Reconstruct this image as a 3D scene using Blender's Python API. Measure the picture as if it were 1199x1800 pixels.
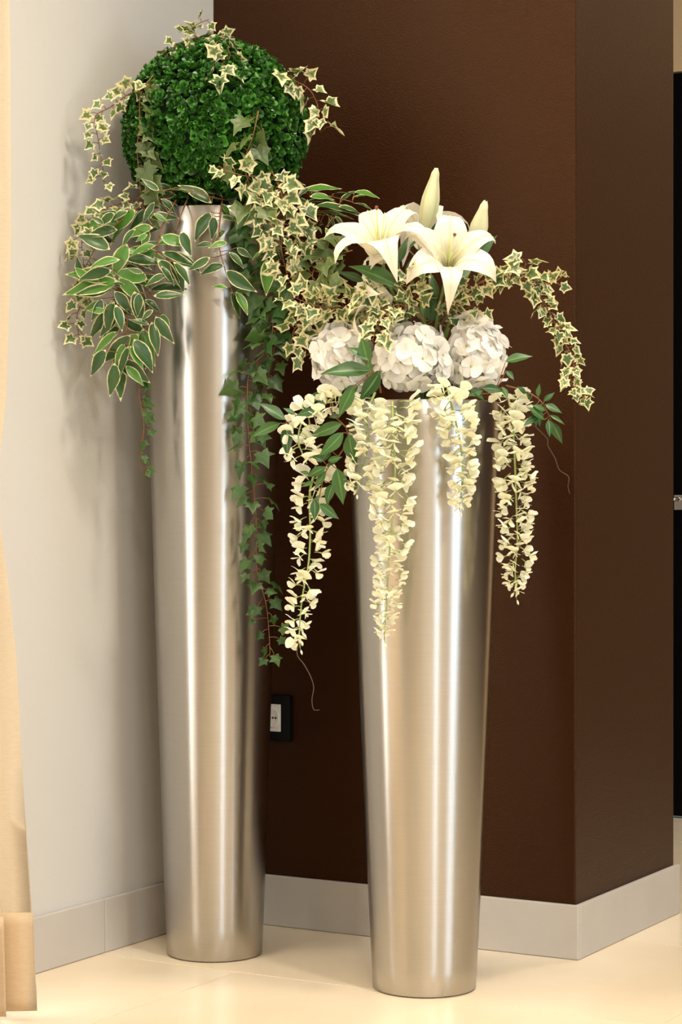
import bpy, math, random
from mathutils import Vector, Matrix, noise
R = random.Random(7)
S = bpy.context.scene
COL = S.collection
for o in list(bpy.data.objects): bpy.data.objects.remove(o)

# ------------------------------------------------------------------ camera, light, exposure
F, H = 3694.0, 0.82                      # focal length in pixels of the 1199x1800 frame, eye height
cd = bpy.data.cameras.new('camera'); cam = bpy.data.objects.new('camera', cd); COL.objects.link(cam)
cd.sensor_fit = 'VERTICAL'; cd.sensor_height = 36.0; cd.sensor_width = 24.0; cd.lens = 36.0 * F / 1800
cam.location = (0, 0, H); cam.rotation_euler = (math.pi / 2, 0, 0); cd.clip_start = .05
S.camera = cam
# room frame: corner O of the white and the brown wall, u along the brown wall, v out of it into the room
O = Vector((-.2586, 4.245)); E1 = Vector((.8694, -.4941)); E2 = Vector((-.4941, -.8694))
def W(u, v, z=0): p = O + E1 * u + E2 * v; return Vector((p.x, p.y, z))
RU, RV0, RV1, RZ = 6.0, -1.78, 6.5, 2.7   # room: u 0..6, v -1.78..6.5, ceiling 2.7
w = bpy.data.worlds.new('world'); S.world = w; w.use_nodes = True
w.node_tree.nodes['Background'].inputs[0].default_value = (.75, .86, 1, 1)
w.node_tree.nodes['Background'].inputs[1].default_value = .6
S.view_settings.view_transform = 'Standard'; S.view_settings.look = 'None'
S.view_settings.gamma = 1; S.view_settings.use_curve_mapping = False
S.view_settings.exposure = 0.02
def area(name, pos, aim, sx, sy, power, col, shape='RECTANGLE', spread=180):
    l = bpy.data.lights.new(name, 'AREA'); l.shape = shape; l.size = sx; l.size_y = sy; l.energy = power; l.color = col
    l.spread = math.radians(spread)
    o = bpy.data.objects.new(name, l); COL.objects.link(o); o.location = pos
    o.rotation_euler = (Vector(aim) - Vector(pos)).to_track_quat('-Z', 'Y').to_euler(); return o
# windows: (v0, v1, z0, z1)
WIN_L = (1.0, 2.6, .10, 2.35)
WIN_R = [(.70, 2.10, .30, 2.35), (4.7, 5.85, .30, 2.35)]
DAY = (.66, .83, 1.0)
WARM = (1.0, .90, .76)
v0, v1, z0, z1 = WIN_L
area('daylight_left', W(-.28, (v0+v1)/2, (z0+z1)/2), W(1, (v0+v1)/2, (z0+z1)/2), v1-v0, z1-z0, 95, (1, .96, .88))
for k, (v0, v1, z0, z1) in enumerate(WIN_R):
    area('daylight_right', W(RU+.28, (v0+v1)/2, (z0+z1)/2), W(1, (v0+v1)/2, (z0+z1)/2), v1-v0, z1-z0, (72, 84)[k], DAY)
LAMPS = [(.30, 1.0, 9), (1.25, .8, 18), (2.6, 1.4, 34), (2.1, 2.8, 34), (3.1, 3.3, 38), (4.4, 2.2, 10), (1.2, -1.2, 12)]
for u, v, p in LAMPS:
    area('ceiling_downlight', W(u, v, RZ-.012), W(u, v, 0), .24, .24, p, WARM, 'DISK', 150)

# ------------------------------------------------------------------ helpers
def P(px, py, Y): return Vector(((px - 600) / F * Y, Y, H - (py - 900) / F * Y))
def lerp(a, b, t): return a + (b - a) * t
def interp(tab, x):
    if x <= tab[0][0]: return tab[0][1]
    for (a, b), (c, d) in zip(tab, tab[1:]):
        if x <= c: return b + (d - b) * (x - a) / (c - a)
    return tab[-1][1]
class MB:
    def __init__(s): s.v = []; s.f = []; s.m = []; s.e = []
    def vert(s, p, e=0.0): s.v.append(tuple(p)); s.e.append(e); return len(s.v) - 1
    def face(s, idx, m=0): s.f.append(tuple(idx)); s.m.append(m)
    def box(s, pts8, m=0):
        b = [s.vert(p) for p in pts8]
        for q in ((0,3,2,1), (4,5,6,7), (0,1,5,4), (1,2,6,5), (2,3,7,6), (3,0,4,7)): s.face([b[i] for i in q], m)
    def ubox(s, u0, u1, v0, v1, z0, z1, m=0):
        s.box([W(u0,v0,z0), W(u0,v1,z0), W(u1,v1,z0), W(u1,v0,z0), W(u0,v0,z1), W(u0,v1,z1), W(u1,v1,z1), W(u1,v0,z1)], m)
    def tube(s, pts, r, n=5, m=0, e=0.0):
        pts = [Vector(p) for p in pts]; rr = r if isinstance(r, (list, tuple)) else [r] * len(pts)
        rings = []; ref = Vector((.31, .17, .93))
        for i, p in enumerate(pts):
            t = (pts[min(i+1, len(pts)-1)] - pts[max(i-1, 0)])
            t = t.normalized() if t.length > 1e-9 else Vector((0,0,1))
            a = t.cross(ref)
            if a.length < .05: a = t.cross(Vector((1, 0, 0)))
            a.normalize(); b = t.cross(a)
            rings.append([s.vert(p + (a*math.cos(2*math.pi*k/n) + b*math.sin(2*math.pi*k/n)) * rr[i], e) for k in range(n)])
        for A, B in zip(rings, rings[1:]):
            for k in range(n): s.face((A[k], A[(k+1)%n], B[(k+1)%n], B[k]), m)
        s.face(rings[0][::-1], m); s.face(rings[-1], m)
    def lathe(s, prof, c, n=48, m=0, cap=False):
        rings = [[s.vert((c[0]+r*math.cos(2*math.pi*k/n), c[1]+r*math.sin(2*math.pi*k/n), c[2]+z)) for k in range(n)] for r, z in prof]
        for A, B in zip(rings, rings[1:]):
            for k in range(n): s.face((A[k], A[(k+1)%n], B[(k+1)%n], B[k]), m)
        if cap: s.face(rings[0][::-1], m); s.face(rings[-1], m)
    def add(s, o, M):
        k = len(s.v)
        for p in o.v: s.v.append(tuple(M @ Vector(p)))
        s.e += o.e; s.f += [tuple(i + k for i in f) for f in o.f]; s.m += o.m
    def mesh(s, name, mats, smooth=True):
        me = bpy.data.meshes.new(name); me.from_pydata(s.v, [], s.f)
        for m in mats: me.materials.append(m)
        me.polygons.foreach_set('material_index', s.m)
        if smooth: me.polygons.foreach_set('use_smooth', [True] * len(s.f))
        a = me.attributes.new('edge', 'FLOAT', 'POINT'); a.data.foreach_set('value', s.e)
        me.update(); return me
def put(name, me, parent=None, M=None):
    o = bpy.data.objects.new(name, me); COL.objects.link(o)
    if M is None: M = Matrix.Identity(4)
    if parent is not None:
        o.parent = parent
        M = Matrix.Translation(-parent.location) @ M if parent.type == 'EMPTY' else M
    o.matrix_basis = M; return o
def part(name, mb, mats, parent=None, smooth=True, M=None): return put(name, mb.mesh(name, mats, smooth), parent, M)
def tag(o, label, cat=None, group=None, kind=None):
    o['label'] = label
    if cat: o['category'] = cat
    if group: o['group'] = group
    if kind: o['kind'] = kind
    return o
def thing(name, label, cat, loc, group=None):
    o = bpy.data.objects.new(name, None); COL.objects.link(o); o.location = loc; o.empty_display_size = .02
    return tag(o, label, cat, group)
def bevel(o, wd, seg=2):
    m = o.modifiers.new('bevel', 'BEVEL'); m.width = wd; m.segments = seg; m.limit_method = 'ANGLE'; m.angle_limit = math.radians(40)
    return o
def frame(base, ydir, zhint, s=1.0):
    y = Vector(ydir).normalized(); z = Vector(zhint); z = z - y * z.dot(y)
    if z.length < 1e-4: z = y.orthogonal()
    z.normalize(); x = y.cross(z)
    M = Matrix((x, y, z)).transposed().to_4x4() @ Matrix.Scale(s, 4); M.translation = base; return M
def rnd(a=1.0): return Vector((R.uniform(-a, a), R.uniform(-a, a), R.uniform(-a, a)))
def spline(pts, n=8):
    pts = [Vector(p) for p in pts]; q = [pts[0]*2 - pts[1]] + pts + [pts[-1]*2 - pts[-2]]; out = []
    for i in range(1, len(q) - 2):
        a, b, c, d = q[i-1:i+3]
        for k in range(n):
            t = k / n
            out.append(.5*((2*b) + (c-a)*t + (2*a-5*b+4*c-d)*t*t + (3*b-a-3*c+d)*t**3))
    out.append(pts[-1]); return out
def resample(pl, n):
    L = [0]
    for a, b in zip(pl, pl[1:]): L.append(L[-1] + (b - a).length)
    out = []; j = 0
    for k in range(n):
        d = L[-1] * k / (n - 1)
        while j < len(L) - 2 and L[j+1] < d: j += 1
        t = (d - L[j]) / max(L[j+1] - L[j], 1e-9); out.append(pl[j].lerp(pl[j+1], min(max(t, 0), 1)))
    return out

# ------------------------------------------------------------------ materials
def nt(name):
    m = bpy.data.materials.new(name); m.use_nodes = True; t = m.node_tree
    return m, t, t.nodes['Principled BSDF'], t.nodes['Material Output']
def N(t, kind, **kw):
    n = t.nodes.new(kind)
    for k, v in kw.items(): setattr(n, k, v)
    return n
def mix(t, fac, a, b):
    n = N(t, 'ShaderNodeMix', data_type='RGBA')
    for s, v in ((n.inputs[0], fac), (n.inputs[6], a), (n.inputs[7], b)):
        if isinstance(v, (int, float)): s.default_value = v
        elif isinstance(v, tuple): s.default_value = v + (1,) if len(v) == 3 else v
        else: t.links.new(v, s)
    return n.outputs[2]
def math_(t, op, a, b=0.0, clamp=False):
    n = N(t, 'ShaderNodeMath', operation=op); n.use_clamp = clamp
    for s, v in zip(n.inputs, (a, b)):
        if isinstance(v, (int, float)): s.default_value = v
        else: t.links.new(v, s)
    return n.outputs[0]
def noise_(t, scale, detail=2, coord='Object', w=None):
    tc = N(t, 'ShaderNodeTexCoord'); n = N(t, 'ShaderNodeTexNoise'); n.inputs['Scale'].default_value = scale; n.inputs['Detail'].default_value = detail
    t.links.new(tc.outputs[coord], n.inputs['Vector'])
    if w is not None:
        n.noise_dimensions = '4D'; t.links.new(w, n.inputs['W'])
    return n.outputs['Fac']
def smooth_(t, x, lo, hi):
    n = N(t, 'ShaderNodeMapRange', interpolation_type='SMOOTHSTEP')
    t.links.new(x, n.inputs['Value']); n.inputs['From Min'].default_value = lo; n.inputs['From Max'].default_value = hi
    return n.outputs['Result']
def bump_(t, b, height, strength, dist):
    n = N(t, 'ShaderNodeBump'); n.inputs['Strength'].default_value = strength; n.inputs['Distance'].default_value = dist
    t.links.new(height, n.inputs['Height']); t.links.new(n.outputs['Normal'], b.inputs['Normal'])
def plain(name, c, rough=.5, metal=0.0, var=0.0, scale=20, bump=0.0, bscale=200, spec=.5):
    m, t, b, o = nt(name); b.inputs['Roughness'].default_value = rough; b.inputs['Metallic'].default_value = metal
    b.inputs['Specular IOR Level'].default_value = spec
    n = noise_(t, scale, 3)
    lo = tuple(max(0, x * (1 - var)) for x in c); hi = tuple(min(1, x * (1 + var)) for x in c)
    t.links.new(mix(t, n, lo, hi), b.inputs['Base Color'])
    if bump: bump_(t, b, noise_(t, bscale, 2), bump, .002)
    return m
def rand_(t):
    oi = N(t, 'ShaderNodeObjectInfo'); g = N(t, 'ShaderNodeNewGeometry')
    return math_(t, 'FRACT', math_(t, 'ADD', oi.outputs['Random'], g.outputs['Random Per Island']))
def leafy(name, g1, g2, cream=None, lo=.45, hi=.7, nz=.7, nscale=60, rough=.42, trans=.22, midrib=None, bright=None, pb=.2, dull=.25, rl=.3, vary=.25):
    """thin leaf or petal: colour by distance from the margin (attribute edge), a little light through it"""
    m, t, b, o = nt(name); r = rand_(t)
    col = mix(t, r, g1, g2)
    if bright is not None:
        col = mix(t, math_(t, 'LESS_THAN', math_(t, 'FRACT', math_(t, 'MULTIPLY', r, 7.31)), pb), col, bright)
    at = N(t, 'ShaderNodeAttribute', attribute_name='edge')
    n = noise_(t, nscale, 3, 'Object', math_(t, 'MULTIPLY', r, 37.0))
    if cream is not None:
        x = math_(t, 'ADD', math_(t, 'ADD', at.outputs['Fac'], math_(t, 'MULTIPLY', math_(t, 'SUBTRACT', r, .5), vary)), math_(t, 'MULTIPLY', math_(t, 'SUBTRACT', n, .5), nz))
        col = mix(t, smooth_(t, x, lo, hi), col, cream)
    if midrib is not None:
        col = mix(t, smooth_(t, math_(t, 'MULTIPLY', at.outputs['Fac'], -1.0), rl, 1.0), col, midrib)
    col = mix(t, math_(t, 'MULTIPLY', n, dull), col, tuple(c * .6 for c in g1))
    t.links.new(col, b.inputs['Base Color']); b.inputs['Roughness'].default_value = rough
    tr = N(t, 'ShaderNodeBsdfTranslucent'); t.links.new(col, tr.inputs['Color'])
    ms = N(t, 'ShaderNodeMixShader'); ms.inputs[0].default_value = trans
    t.links.new(b.outputs[0], ms.inputs[1]); t.links.new(tr.outputs[0], ms.inputs[2]); t.links.new(ms.outputs[0], o.inputs['Surface'])
    return m
M_white = plain('white_wall_paint', (.575, .56, .53), .6, var=.03, scale=3, bump=.15, bscale=350)
M_ceil = plain('ceiling_paint', (.80, .77, .71), .7, var=.02)
M_beige = plain('beige_wall_paint', (.55, .40, .24), .6, var=.05)
M_room = plain('greige_wall_paint', (.40, .31, .22), .6, var=.04)
M_base = plain('skirting_tile', (.50, .465, .425), .42, var=.07, scale=14, bump=.1, bscale=120)
M_grout = plain('pale_grout', (.86, .80, .68), .8)
M_black = plain('black_lacquer', (.0015, .0012, .0015), .25, spec=.08)
M_plate = plain('black_glass_plate', (.002, .002, .003), .2, spec=.15)
M_chrome = plain('satin_chrome', (.70, .66, .62), .22, 1.0)
M_sock = plain('white_plastic', (.72, .70, .66), .35)
M_hole = plain('socket_hole', (.01, .01, .01), .6)
M_stem = plain('brown_stem', (.20, .085, .025), .6, var=.35, scale=60)
M_gstem = plain('green_stem', (.16, .24, .06), .5, var=.3, scale=60)
M_twig = plain('dry_twig', (.085, .040, .022), .7, var=.4, scale=80)
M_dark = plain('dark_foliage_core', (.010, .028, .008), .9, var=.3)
M_soil = plain('dark_insert', (.02, .018, .014), .9, var=.4, scale=80)
M_frame = plain('window_frame_white', (.75, .74, .72), .4)
def brown_wall():
    m, t, b, o = nt('brown_gloss_paint')
    n = noise_(t, 420, 2); n2 = noise_(t, 4, 2)
    t.links.new(mix(t, n2, (.0235, .0062, .0015), (.027, .0075, .0020)), b.inputs['Base Color'])
    b.inputs['Roughness'].default_value = .36; b.inputs['Specular IOR Level'].default_value = .30; b.inputs['Specular Tint'].default_value = (1, .68, .40, 1)
    bump_(t, b, n, .7, .0016); return m
M_brown = brown_wall()
def floor_tile():
    m, t, b, o = nt('cream_porcelain'); r = N(t, 'ShaderNodeObjectInfo').outputs['Random']
    n = noise_(t, 3.2, 5, 'Object', math_(t, 'MULTIPLY', r, 20.0))
    c = mix(t, smooth_(t, n, .3, .72), (.78, .655, .475), (.84, .73, .565))
    t.links.new(c, b.inputs['Base Color']); b.inputs['Roughness'].default_value = .26; return m
M_tile = floor_tile()
def steel():
    m, t, b, o = nt('brushed_steel')
    tc = N(t, 'ShaderNodeTexCoord'); mp = N(t, 'ShaderNodeMapping'); mp.inputs['Scale'].default_value = (3, 3, 260)
    n = N(t, 'ShaderNodeTexNoise'); n.inputs['Scale'].default_value = 6; n.inputs['Detail'].default_value = 3
    t.links.new(tc.outputs['Object'], mp.inputs['Vector']); t.links.new(mp.outputs[0], n.inputs['Vector'])
    t.links.new(mix(t, n.outputs['Fac'], (.42, .40, .37), (.50, .475, .44)), b.inputs['Base Color'])
    b.inputs['Metallic'].default_value = 1; b.inputs['Roughness'].default_value = .30
    b.inputs['Anisotropic'].default_value = .8; b.inputs['Anisotropic Rotation'].default_value = .25
    tg = N(t, 'ShaderNodeTangent', direction_type='RADIAL', axis='Z'); t.links.new(tg.outputs[0], b.inputs['Tangent'])
    return m
M_steel = steel()
def fabric(name, c, trans, alpha):
    m, t, b, o = nt(name)
    tc = N(t, 'ShaderNodeTexCoord'); mp = N(t, 'ShaderNodeMapping'); mp.inputs['Scale'].default_value = (1, 1, 6)
    n = N(t, 'ShaderNodeTexNoise'); n.inputs['Scale'].default_value = 90; t.links.new(tc.outputs['Object'], mp.inputs[0]); t.links.new(mp.outputs[0], n.inputs['Vector'])
    col = mix(t, n.outputs['Fac'], tuple(x*.9 for x in c), tuple(min(1, x*1.08) for x in c))
    t.links.new(col, b.inputs['Base Color']); b.inputs['Roughness'].default_value = .75
    tr = N(t, 'ShaderNodeBsdfTranslucent'); t.links.new(col, tr.inputs[0])
    ms = N(t, 'ShaderNodeMixShader'); ms.inputs[0].default_value = trans
    t.links.new(b.outputs[0], ms.inputs[1]); t.links.new(tr.outputs[0], ms.inputs[2])
    tp = N(t, 'ShaderNodeBsdfTransparent'); m2 = N(t, 'ShaderNodeMixShader'); m2.inputs[0].default_value = alpha
    t.links.new(tp.outputs[0], m2.inputs[1]); t.links.new(ms.outputs[0], m2.inputs[2]); t.links.new(m2.outputs[0], o.inputs['Surface'])
    return m
M_sheer = fabric('sheer_beige_voile', (.76, .63, .45), .42, .86)
M_hem = fabric('beige_voile_hem', (.78, .61, .40), .35, .97)
def glass():
    m, t, b, o = nt('window_glass'); b.inputs['Roughness'].default_value = .02
    tp = N(t, 'ShaderNodeBsdfTransparent'); m2 = N(t, 'ShaderNodeMixShader'); m2.inputs[0].default_value = .05
    t.links.new(tp.outputs[0], m2.inputs[1]); t.links.new(b.outputs[0], m2.inputs[2]); t.links.new(m2.outputs[0], o.inputs['Surface']); return m
M_glass = glass()
CREAM = (.80, .74, .42)
M_ivyv = leafy('variegated_ivy_leaf', (.055, .115, .03), (.13, .20, .05), CREAM, .12, .46, 1.3, 6)
M_ivyd = leafy('dull_ivy_leaf', (.075, .12, .035), (.14, .19, .05), (.35, .36, .13), .75, 1.1, .8, 8)
M_ivyg = leafy('plain_ivy_leaf', (.030, .085, .016), (.075, .16, .03), (.16, .25, .06), .8, 1.3, .8, 8)
M_fig = leafy('variegated_fig_leaf', (.028, .075, .022), (.050, .12, .028), (.80, .74, .40), .32, .60, 1.1, 7, .33, .18, bright=(.085, .24, .03), pb=.22)
M_box = leafy('boxwood_leaf', (.012, .060, .007), (.045, .17, .016), None, nscale=120, rough=.32, trans=.15, bright=(.10, .33, .045), pb=.25)
M_broad = leafy('broad_green_leaf', (.024, .080, .018), (.062, .155, .035), None, nscale=8, rough=.38, trans=.22, midrib=(.14, .30, .07), rl=.72)
M_lleaf = leafy('lily_leaf', (.030, .085, .026), (.085, .17, .05), None, nscale=8, rough=.4, trans=.2, midrib=(.10, .20, .06), rl=.72)
M_hyd = leafy('hydrangea_petal', (.90, .88, .84), (.95, .935, .90), (.90, .86, .78), .7, 1.2, .5, 40, .6, .28, midrib=(.70, .68, .38), dull=.0)
M_lily = leafy('lily_petal', (.84, .79, .66), (.88, .83, .71), None, nscale=30, rough=.5, trans=.28, midrib=(.72, .72, .36), dull=.0)
M_bud = leafy('lily_bud', (.70, .71, .42), (.76, .77, .50), (.50, .46, .12), .35, .9, .1, 30, .5, .15)
M_wis = leafy('wisteria_petal', (.91, .895, .66), (.94, .93, .79), (.94, .935, .84), .5, 1.1, .4, 60, .55, .3, midrib=(.62, .64, .22), dull=.0)
M_wisg = plain('wisteria_stalk', (.33, .42, .13), .5, var=.2, scale=60)
M_anther = plain('anther', (.22, .05, .03), .7)
M_pistil = plain('pale_green_filament', (.62, .64, .30), .5)

# ------------------------------------------------------------------ the room
def wall(name, label, boxes, mat, bev=0.0):
    mb = MB()
    for b in boxes: mb.ubox(*b)
    o = part(name, mb, [mat], smooth=False)
    if bev: bevel(o, bev, 3)
    return tag(o, label, kind='structure')
PW, PD = .792, .506                      # the brown pillar: width along u, depth along v
GAP = .0025
fl = MB(); fl.ubox(-.2, RU+.2, RV0-.2, RV1+.2, -.06, -.003)
floor = tag(part('floor', fl, [M_grout], smooth=False), 'floor of large cream porcelain tiles with thin pale joints', kind='structure')
tw, th = 1.2, .6
tile_cache = {}
row = 0; va = .397 - 4 * th
while va < RV1:
    ua = (.31 if row % 2 == 0 else -.09) - 2 * tw
    while ua < RU:
        a, b, c, d = max(ua, 0), min(ua+tw, RU), max(va, RV0), min(va+th, RV1)
        if b - a > .02 and d - c > .02:
            key = (round(b-a, 3), round(d-c, 3))
            if key not in tile_cache:
                mb = MB(); hx, hy, g, k = key[0]/2, key[1]/2, GAP/2, .0012
                mb.box([(-hx+g,-hy+g,-.012), (hx-g,-hy+g,-.012), (hx-g,hy-g,-.012), (-hx+g,hy-g,-.012), (-hx+g+k,-hy+g+k,0), (hx-g-k,-hy+g+k,0), (hx-g-k,hy-g-k,0), (-hx+g+k,hy-g-k,0)])
                tile_cache[key] = mb.mesh('floor_tile', [M_tile], False)
            M = Matrix.Rotation(math.atan2(E1.y, E1.x), 4, 'Z'); M.translation = W((a+b)/2, (c+d)/2, 0)
            put('floor_tile', tile_cache[key], floor, M)
        ua += tw
    va += th; row += 1
wall('ceiling', 'plain off-white ceiling above the frame', [(-.2, RU+.2, RV0-.2, RV1+.2, RZ, RZ+.1)], M_ceil)
v0, v1, z0, z1 = WIN_L
wall('wall_left', 'off-white painted wall behind the tall vase', [(-.2, 0, RV0-.2, v0, 0, RZ), (-.2, 0, v1, RV1+.2, 0, RZ), (-.2, 0, v0, v1, 0, z0), (-.2, 0, v0, v1, z1, RZ)], M_white)
wall('wall_back', 'glossy dark brown pillar wall behind both vases', [(0, PW, -PD, 0, 0, RZ)], M_brown, .003)
rb = []
edges = [RV0-.2] + [x for q in WIN_R for x in q[:2]] + [RV1+.2]
for a, b in list(zip(edges[::2], edges[1::2]))[1:]: rb.append((RU, RU+.2, a, b, 0, RZ))
for v0, v1, z0, z1 in WIN_R: rb += [(RU, RU+.2, v0, v1, 0, z0), (RU, RU+.2, v0, v1, z1, RZ)]
wall('wall_right', 'off-white wall with two windows, out of frame', rb, M_room)
wall('wall_side', 'dark brown wall on the far right, out of frame', [(RU, RU+.2, RV0-.2, WIN_R[0][0], 0, RZ), (1.5, RU, RV0-.2, RV0, 0, RZ)], M_brown)
wall('wall_front', 'beige wall behind the viewer, out of frame', [(-.2, RU+.2, RV1, RV1+.2, 0, RZ)], M_room)
# rear wall with the black door
DU0, DU1, DZ = -.05, .95, 1.997
wall('wall_rear', 'tan wall above the black door beyond the pillar', [(-.2, 1.5, RV0-.2, RV0, DZ+.004, RZ), (DU1, 1.5, RV0-.2, RV0, 0, DZ+.004)], M_beige)
d = MB(); d.ubox(0, DU1-.004, RV0-.05, RV0-.005, .004, DZ)
door = tag(bevel(part('door_1', d, [M_black], smooth=False), .003), 'black door partly hidden behind the brown pillar', kind='structure')
def win(name, label, u0, u1, v0, v1, z0, z1, n):
    mb = MB(); k = .05
    mb.ubox(u0, u1, v0, v0+k, z0, z1); mb.ubox(u0, u1, v1-k, v1, z0, z1); mb.ubox(u0, u1, v0+k, v1-k, z0, z0+k); mb.ubox(u0, u1, v0+k, v1-k, z1-k, z1)
    for i in range(1, n): c = v0 + (v1-v0)*i/n; mb.ubox(u0, u1, c-k/2, c+k/2, z0+k, z1-k)
    o = tag(part(name, mb, [M_frame], smooth=False), label, kind='structure')
    um = (u0+u1)/2
    for i in range(n):
        g = MB(); a = v0 + (v1-v0)*i/n + k*.6; b = v0 + (v1-v0)*(i+1)/n - k*.6; g.ubox(um-.003, um+.003, a, b, z0+k*.7, z1-k*.7); part('pane', g, [M_glass], o, False)
win('window_1', 'tall window behind the sheer curtain, out of frame', -.14, -.08, *WIN_L, 2)
win('window_2', 'daylight window in the right wall, out of frame', RU+.08, RU+.14, *WIN_R[0], 1)
win('window_3', 'second daylight window in the right wall, out of frame', RU+.08, RU+.14, *WIN_R[1], 1)
# skirting: a grout strip with tiles as parts
BH, BT = .100, .010
def skirting(name, label, segs, strip):
    mb = MB(); mb.ubox(*strip); o = tag(part(name, mb, [M_grout], smooth=False), label, kind='structure')
    for s in segs:
        t = MB(); t.ubox(*s); bevel(part('skirting_tile', t, [M_base], o, False), .0018)
segs = [(.0002, BT, .0, .381-.001, .0005, BH)]; a = .381
while a < RV1 - .1: segs.append((.0002, BT, a+.001, min(a+.6, RV1)-.001, .0005, BH)); a += .6
skirting('baseboard_left', 'grey-beige tile skirting along the off-white wall', segs, (.0001, BT-.003, 0, RV1, .0005, BH-.002))
skirting('baseboard_back', 'grey-beige tile skirting along the brown wall behind the vases', [(BT+.0005, PW+BT-.0005, .0002, BT, .0005, BH)], (BT, PW+BT-.002, .0001, BT-.003, .0005, BH-.002))
skirting('baseboard_right', 'grey-beige tile skirting along the right side of the brown pillar', [(PW+.0002, PW+BT, -PD-BT, -.0004, .0005, BH)], (PW+.0001, PW+BT-.003, -PD-.008, 0, .0005, BH-.002))
# door handle
hp = P(1187, 883, 5.60)
hu = (Vector((hp.x, hp.y)) - O).dot(E1)
dh = thing('door_handle', 'square satin metal handle plate on the black door', 'handle', W(hu, RV0, hp.z))
t = MB(); t.ubox(hu-.013, hu+.016, RV0-.004, RV0+.006, hp.z-.020, hp.z+.020); bevel(part('plate', t, [M_chrome], dh, False), .001)
t = MB(); t.tube([W(hu-.004, RV0+.006, hp.z+.008), W(hu-.004, RV0+.028, hp.z+.008), W(hu-.004, RV0+.034, hp.z+.008)], [.006, .006, .003], 12); part('knob', t, [M_chrome], dh)
door_handle = dh
# power socket on the brown wall: black plate, white module with three holes
c = P(520, 1262, 4.16); su = (Vector((c.x, c.y)) - O).dot(E1)           # right edge of the plate
sz = c.z; pw, ph = .120, .092
so = thing('wall_socket', 'white power socket in a black rectangular plate beside the tall vase', 'socket', W(su - pw/2, .0, sz))
t = MB(); t.ubox(su-pw, su, .0002, .009, sz-ph/2, sz+ph/2); bevel(part('plate', t, [M_plate], so, False), .0025)
mo = MB(); mo.ubox(su-.090, su-.023, .006, .0105, sz-.027, sz+.027); bevel(part('socket_module', mo, [M_sock], so, False), .001)
for mu in (su-.073, su-.040):
    t = MB(); q = [(math.cos(2*math.pi*k/20)*.0145, math.sin(2*math.pi*k/20)*.021) for k in range(20)]
    A = [t.vert(W(mu+x, .0103, sz+z)) for x, z in q]; B = [t.vert(W(mu+x*.93, .0118, sz+z*.93)) for x, z in q]; C = [t.vert(W(mu+x*.8, .0112, sz+z*.8)) for x, z in q]
    for k in range(20):
        j = (k+1) % 20; t.face((A[k], A[j], B[j], B[k])); t.face((B[k], B[j], C[j], C[k]))
    t.face(C); out = part('outlet', t, [M_sock], so)
    for dx in (-.0065, 0, .0065):
        h = MB(); h.tube([W(mu+dx, .0100, sz), W(mu+dx, .0121, sz)], .0021, 10); part('pin_hole', h, [M_hole], out, False)

# ------------------------------------------------------------------ curtain
EDGE = [(z, v + .020) for z, v in [(0, .835), (.17, .843), (.35, .862), (.59, .880), (.74, .905), (.85, .928), (1.0, .905), (1.25, .895), (1.6, .895), (2.7, .905)]]
def cpos(s, z, off=0.0):
    g = 1 - .45 * math.exp(-((z - .86) / .28) ** 2)
    ph = 2*math.pi * s / .052 + .9
    u = .19 + (.022 * math.sin(ph) + .010 * math.sin(ph*.37 + 1.3 + z)) * (.55 + .45*g) + off
    return W(u, interp(EDGE, z) + s * 1.05 * g + .006 * math.sin(ph*2 + z*2), z)
def cloth(zs, n, off, smax):
    mb = MB(); rows = [[mb.vert(cpos(smax*i/n, z, off)) for i in range(n+1)] for z in zs]
    for A, B in zip(rows, rows[1:]):
        for i in range(n): mb.face((A[i], A[i+1], B[i+1], B[i]))
    return mb
cu = thing('curtain', 'sheer beige curtain gathered at the left edge, hem just above the floor', 'curtain', W(.19, 1.3, .015))
o = part('cloth', cloth([.02 + (RZ-.03)*k/60 for k in range(61)], 150, 0, 1.35), [M_sheer], cu)
o = part('hem', cloth([.016 + .16*k/8 for k in range(9)], 150, .0025, 1.35), [M_hem], cu)
m = o.modifiers.new('thick', 'SOLIDIFY'); m.thickness = .0015

# ------------------------------------------------------------------ vases
LV = Vector((-.2350, 3.908)); RVs = Vector((.1440, 3.628))
def vase(label, c, h, rb, rt):
    o = thing('floor_vase', label, 'vase', (c.x, c.y, 0), 'tapered steel floor vases')
    k = 24; prof = [(rb-.002, .0015), (rb, .003)]
    for i in range(1, k+1): t = i/k; prof.append((rb + (rt-rb) * (t ** .92), .003 + (h-.004)*t))
    prof += [(rt-.0008, h), (rt-.0022, h)]
    for i in range(6): t = i/5; prof.append((rt-.003 - .012*t, h - .002 - .30*t))
    b = MB(); b.lathe([(.001, .0012)] + prof, (c.x, c.y, 0), 96); part('body', b, [M_steel], o)
    b = MB(); b.lathe([(.001, h-.028), (rt*.6, h-.026), (rt-.006, h-.034)], (c.x, c.y, 0), 48); part('planting_insert', b, [M_soil], o)
    return o
vase('tall tapered brushed steel floor vase holding the green topiary ball', LV, 1.372, .0885, .1335)
vase('shorter tapered brushed steel floor vase holding white flowers', RVs, 1.008, .0890, .1325)

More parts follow.
